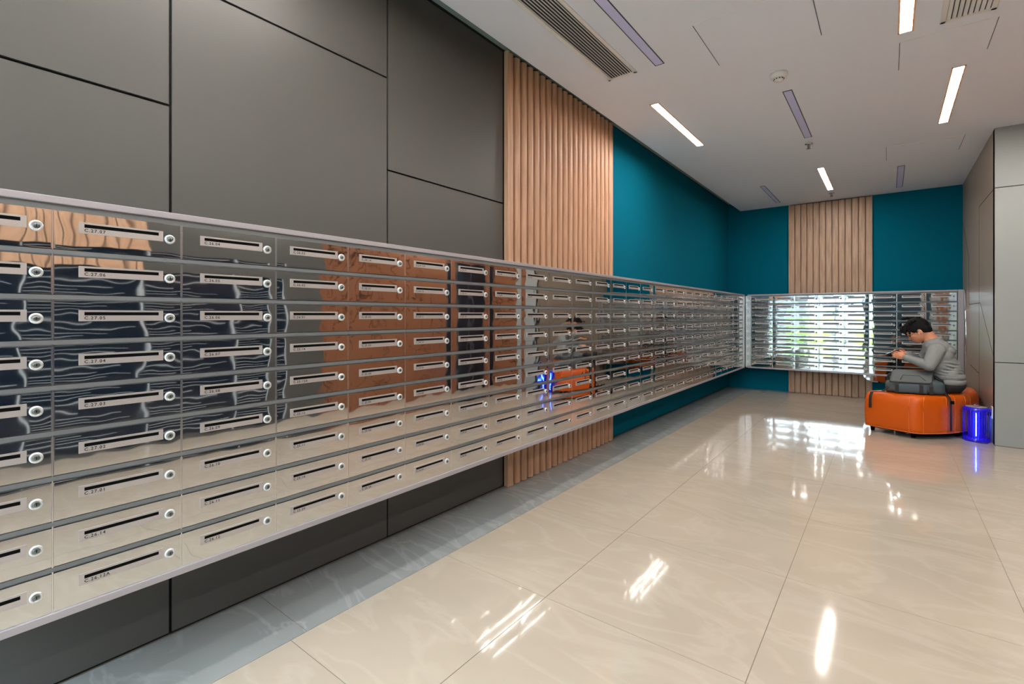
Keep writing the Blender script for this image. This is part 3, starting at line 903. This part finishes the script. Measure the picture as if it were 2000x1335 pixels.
b.tube([hp(0.014, -0.087, -0.038), hp(0.022, -0.087, -0.058)], 0.0028, 6)
o = b.build('earphone', [M['white']], man); o['label'] = 'white wireless earphone'
b = MB()
for s_ in (-1, 1):
    cc = hp(0.108, 0.033 * s_, -0.014)
    ring = [cc + (lat * math.cos(2 * PI * k / 16) * 0.024 + upv * math.sin(2 * PI * k / 16) * 0.017) * S for k in range(17)]
    b.tube(ring, 0.0016, 5)
    b.tube([hp(0.106, 0.058 * s_, -0.012), hp(0.05, 0.083 * s_, -0.014), hp(0.0, 0.086 * s_, -0.012)], 0.0016, 5)
b.tube([hp(0.112, -0.010, -0.012), hp(0.112, 0.010, -0.012)], 0.0016, 5)
o = b.build('glasses', [M['dark_trim']], man); o['label'] = 'thin-framed glasses'

# hoodie
b = MB()
tor = [(neck.lerp(chest, 0.25), (0.105, 0.15, 0.095)), (chest.lerp(neck, 0.35), (0.12, 0.185, 0.105)), (chest, (0.135, 0.19, 0.12)), (chest.lerp(belly, 0.5), (0.13, 0.18, 0.115)),
       (belly, (0.125, 0.175, 0.11)), (belly.lerp(hips, 0.6), (0.125, 0.178, 0.10)), (hips + Vector((0, 0, 0.085)), (0.130, 0.182, 0.065))]
rt = Matrix.Rotation(-0.35, 3, 'Y')
for c_, r3 in tor: b.ell(c_, r3, rot=rt if r3[2] > 0.09 else None, seg=24, rings=16)
for s_ in (-1, 1):
    b.capsule(chest.lerp(neck, 0.55) + Vector((0, 0.08 * s_, 0)), sh[s_], 0.085, 0.078)
    b.capsule(sh[s_], sh[s_].lerp(el[s_], .6), 0.080, 0.070); b.capsule(sh[s_].lerp(el[s_], .6), el[s_], 0.070, 0.057)
    b.capsule(el[s_], wr[s_].lerp(el[s_], 0.18), 0.056, 0.040)
    for k in range(5):   # bunched sleeve folds
        q = el[s_].lerp(wr[s_], 0.25 + 0.13 * k); b.ell(q, (0.022, 0.046 - 0.001 * k, 0.047 - 0.001 * k), seg=14, rings=10, rot=Matrix.Rotation(0.3 + 0.2 * (k % 2), 3, 'Y'))
    b.capsule(wr[s_].lerp(el[s_], 0.14), wr[s_].lerp(el[s_], 0.03), 0.036, 0.034)
# hood lying on the back, collar round the neck
hb = neck + Vector((0.045, 0, -0.01))
b.ell(hb + Vector((0.035, 0, -0.03)), (0.075, 0.125, 0.058), rot=Matrix.Rotation(0.7, 3, 'Y'))
b.ell(hb + Vector((0.098, 0, -0.075)), (0.062, 0.11, 0.042), rot=Matrix.Rotation(0.95, 3, 'Y'))
cr = [neck + Vector((0.01, 0, 0)) + (Vector((0.72, 0, 0.55)) * math.cos(2 * PI * k / 20) * 0.085 + lat * math.sin(2 * PI * k / 20) * 0.088) for k in range(21)]
b.tube([c_ + Vector((-0.01, 0, 0.0)) for c_ in cr], 0.026, 10)
# fabric folds low on the torso
for k in range(7):
    z_ = belly.lerp(hips, -0.9 + k * 0.22)
    pts = [z_ + Vector((0.125 * math.cos(t) * 1.0, 0.178 * math.sin(t), 0.012 * math.sin(3 * t + k))) for t in [PI * 2 * q / 24 for q in range(25)]]
    b.tube(pts, 0.009, 8)
remesh(b.build('hoodie', [M['hoodie']], man, recalc=False), 0.0065, 4)
b = MB()
ell_c = hips + Vector((0, 0, 0.032))
for k in range(1):
    pts = [ell_c + Vector((0.120 * math.cos(t), 0.174 * math.sin(t), 0.0)) for t in [PI * 2 * q / 32 for q in range(33)]]
    b.tube(pts, 0.012, 8, flat=2.2)
b.build('hoodie_hem', [M['hoodie']], man)
b = MB()
b.ell(Vector((0, 0, 0.545)), (0.132, 0.176, 0.092), seg=24, rings=16)
for s_ in (-1, 1):
    b.capsule(hip[s_], knee[s_], 0.092, 0.066); b.capsule(knee[s_], ankle[s_], 0.064, 0.050)
remesh(b.build('trousers', [M['trousers']], man, recalc=False), 0.008, 4)
for s_ in (-1, 1):
    b = MB(); a0 = ankle[s_]
    b.capsule(a0 + Vector((0, 0, -0.045)), a0 + ld * 0.17 + Vector((0, 0, -0.055)), 0.042, 0.034)
    b.capsule(a0 + Vector((0, 0, 0.0)), a0 + Vector((0, 0, -0.04)), 0.042, 0.042)
    remesh(b.build('shoe', [M['bag_dark']], man, recalc=False), 0.006, 2)

ph = (hd[-1] + hd[1]) / 2 + O + Vector((-0.035, 0, 0.018))
r = empty('phone', tuple(ph)); r.rotation_euler = (0, math.radians(-28), 0)
tag(r, 'black smartphone held in both hands of the man', 'phone')
b = MB(); b.box(-0.075, 0.075, -0.037, 0.037, -0.004, 0.004); bevel(b.build('case', [M['dark_trim']], r), 0.003)
b = MB(); b.box(-0.072, 0.072, -0.034, 0.034, 0.004, 0.0046); b.build('screen', [M['screen']], r)

# ------------------------------------------------------------------ backpack lying on the ottoman
bp_o = Vector((0.215, 6.865, 0.456)); rz = math.radians(5)
r = empty('backpack', tuple(bp_o), rz); tag(r, 'grey and slate backpack with black straps lying on the orange ottoman', 'backpack')
def loft(b, secs, mi=0, sm=True, seg=28, e=3.4):
    """superellipse sections along x: (x, y centre, z bottom, half depth, height)"""
    vs = []; fs = []
    for (x, yc, z0, hy, hz) in secs:
        for k in range(seg):
            a = 2 * PI * k / seg; ca, sa = math.cos(a), math.sin(a)
            vs.append((x, yc + hy * abs(ca) ** (2 / e) * (1 if ca > 0 else -1), z0 + hz / 2 + hz / 2 * abs(sa) ** (2 / e) * (1 if sa > 0 else -1)))
    for i in range(len(secs) - 1):
        for k in range(seg):
            k2 = (k + 1) % seg; fs.append((i * seg + k, i * seg + k2, (i + 1) * seg + k2, (i + 1) * seg + k))
    b.add(vs, fs, mi, sm); b.add(vs, [tuple(range(seg)), tuple(range(len(secs) * seg - 1, (len(secs) - 1) * seg - 1, -1))], mi)
b = MB(); loft(b, [(-0.235, 0.02, 0.01, 0.08, 0.07), (-0.225, 0.02, 0.002, 0.105, 0.11), (-0.16, 0.015, 0.0, 0.118, 0.125), (0.0, 0.01, 0.0, 0.12, 0.130), (0.13, 0.01, 0.0, 0.12, 0.13)])
b.prism([(-0.205, -0.02), (0.17, -0.02), (0.19, 0.115), (-0.185, 0.115)], 0.11, 0.165)
b.build('main_compartment', [M['bag']], r)
b = MB(); loft(b, [(0.125, 0.01, 0.0, 0.124, 0.145), (0.19, 0.01, 0.0, 0.12, 0.15), (0.235, 0.015, 0.0, 0.10, 0.130), (0.252, 0.02, 0.01, 0.07, 0.10)])
b.build('side_pocket', [M['bag_blue']], r)
# flat lid with dark rim
lid = rounded([(-0.215, -0.118), (0.135, -0.118), (0.185, 0.12), (-0.165, 0.12)], 0.03, 4)
n = len(lid); zf = lambda x, y: 0.128 + 0.105 * (y + 0.12) / 0.24
b = MB(); vs = [(x, y, zf(x, y) - 0.03) for x, y in lid] + [(x, y, zf(x, y)) for x, y in lid] + [(x * .93, y * .90, zf(x, y) + 0.006) for x, y in lid]
b.add(vs, [(i, (i + 1) % n, n + (i + 1) % n, n + i) for i in range(n)] + [(n + i, n + (i + 1) % n, 2 * n + (i + 1) % n, 2 * n + i) for i in range(n)] + [tuple(range(2 * n, 3 * n))], 0)
b.build('lid', [M['bag']], r)
b = MB(); pts = [(x, y, zf(x, y) - 0.012) for x, y in lid]; pts.append(pts[0]); b.tube(pts, 0.0075, 8); b.build('lid_zip', [M['bag_dark']], r)
b = MB(); b.tube([(x, y, zf(x, y) + 0.006) for x, y in ((-0.12, -0.09), (-0.09, 0.0), (0.05, 0.0), (0.09, -0.09))], 0.003, 6); b.build('lid_seam', [M['bag_dark']], r)
b = MB(); loft(b, [(-0.15, -0.100, 0.008, 0.026, 0.085), (-0.13, -0.102, 0.006, 0.030, 0.10), (0.08, -0.104, 0.006, 0.030, 0.10), (0.10, -0.100, 0.008, 0.026, 0.085)])
b.build('front_pocket', [M['bag_blue']], r)
for x in (-0.17, 0.035, 0.115):
    b = MB(); b.add([(x, -0.138, 0.01), (x + 0.032, -0.138, 0.01), (x + 0.032, -0.136, 0.09), (x, -0.136, 0.09), (x, -0.118, 0.126), (x + 0.032, -0.118, 0.126)],
                    [(0, 1, 2, 3), (3, 2, 5, 4)])
    o = b.build('webbing', [M['bag_dark']], r); sd = o.modifiers.new('thick', 'SOLIDIFY'); sd.thickness = 0.003
def strap(pts, w, name, dirv):
    b = MB(); dv = Vector(dirv).normalized() * w / 2; vs = []; fs = []
    for p in pts: vs += [tuple(Vector(p) - dv), tuple(Vector(p) + dv)]
    for i in range(len(pts) - 1): fs.append((2 * i, 2 * i + 1, 2 * i + 3, 2 * i + 2))
    b.add(vs, fs, 0, True)
    o = b.build(name, [M['bag_dark']], r); sd = o.modifiers.new('thick', 'SOLIDIFY'); sd.thickness = 0.004; sd.offset = 0
    return o
Rz = Matrix.Rotation(-rz, 3, 'Z')
def L_(x, y, z): return tuple(Rz @ (Vector((x, y, z)) - bp_o))
strap([L_(0.03, 6.78, 0.56), L_(-0.01, 6.76, 0.50), L_(-0.05, 6.74, 0.461), L_(-0.10, 6.73, 0.458), L_(-0.145, 6.745, 0.446), L_(-0.158, 6.738, 0.40), L_(-0.160, 6.735, 0.34), L_(-0.160, 6.735, 0.27)], 0.026, 'strap', (0.9, -0.42, 0))
strap([L_(0.44, 6.93, 0.57), L_(0.47, 6.89, 0.51), L_(0.485, 6.85, 0.462), L_(0.505, 6.80, 0.440), L_(0.512, 6.775, 0.38), L_(0.514, 6.77, 0.25), L_(0.514, 6.77, 0.10)], 0.024, 'strap', (0.75, 0.66, 0))
strap([L_(0.30, 7.03, 0.65), L_(0.40, 7.0, 0.64), L_(0.455, 6.95, 0.60), L_(0.47, 6.93, 0.54), L_(0.48, 6.92, 0.47)], 0.045, 'shoulder_strap', (0.5, 0.8, 0))
b = MB(); q = L_(0.522, 6.77, 0.395); b.box(q[0] - 0.014, q[0] + 0.018, q[1] - 0.012, q[1] + 0.008, q[2] - 0.016, q[2] + 0.016); bevel(b.build('buckle', [M['black']], r), 0.004)
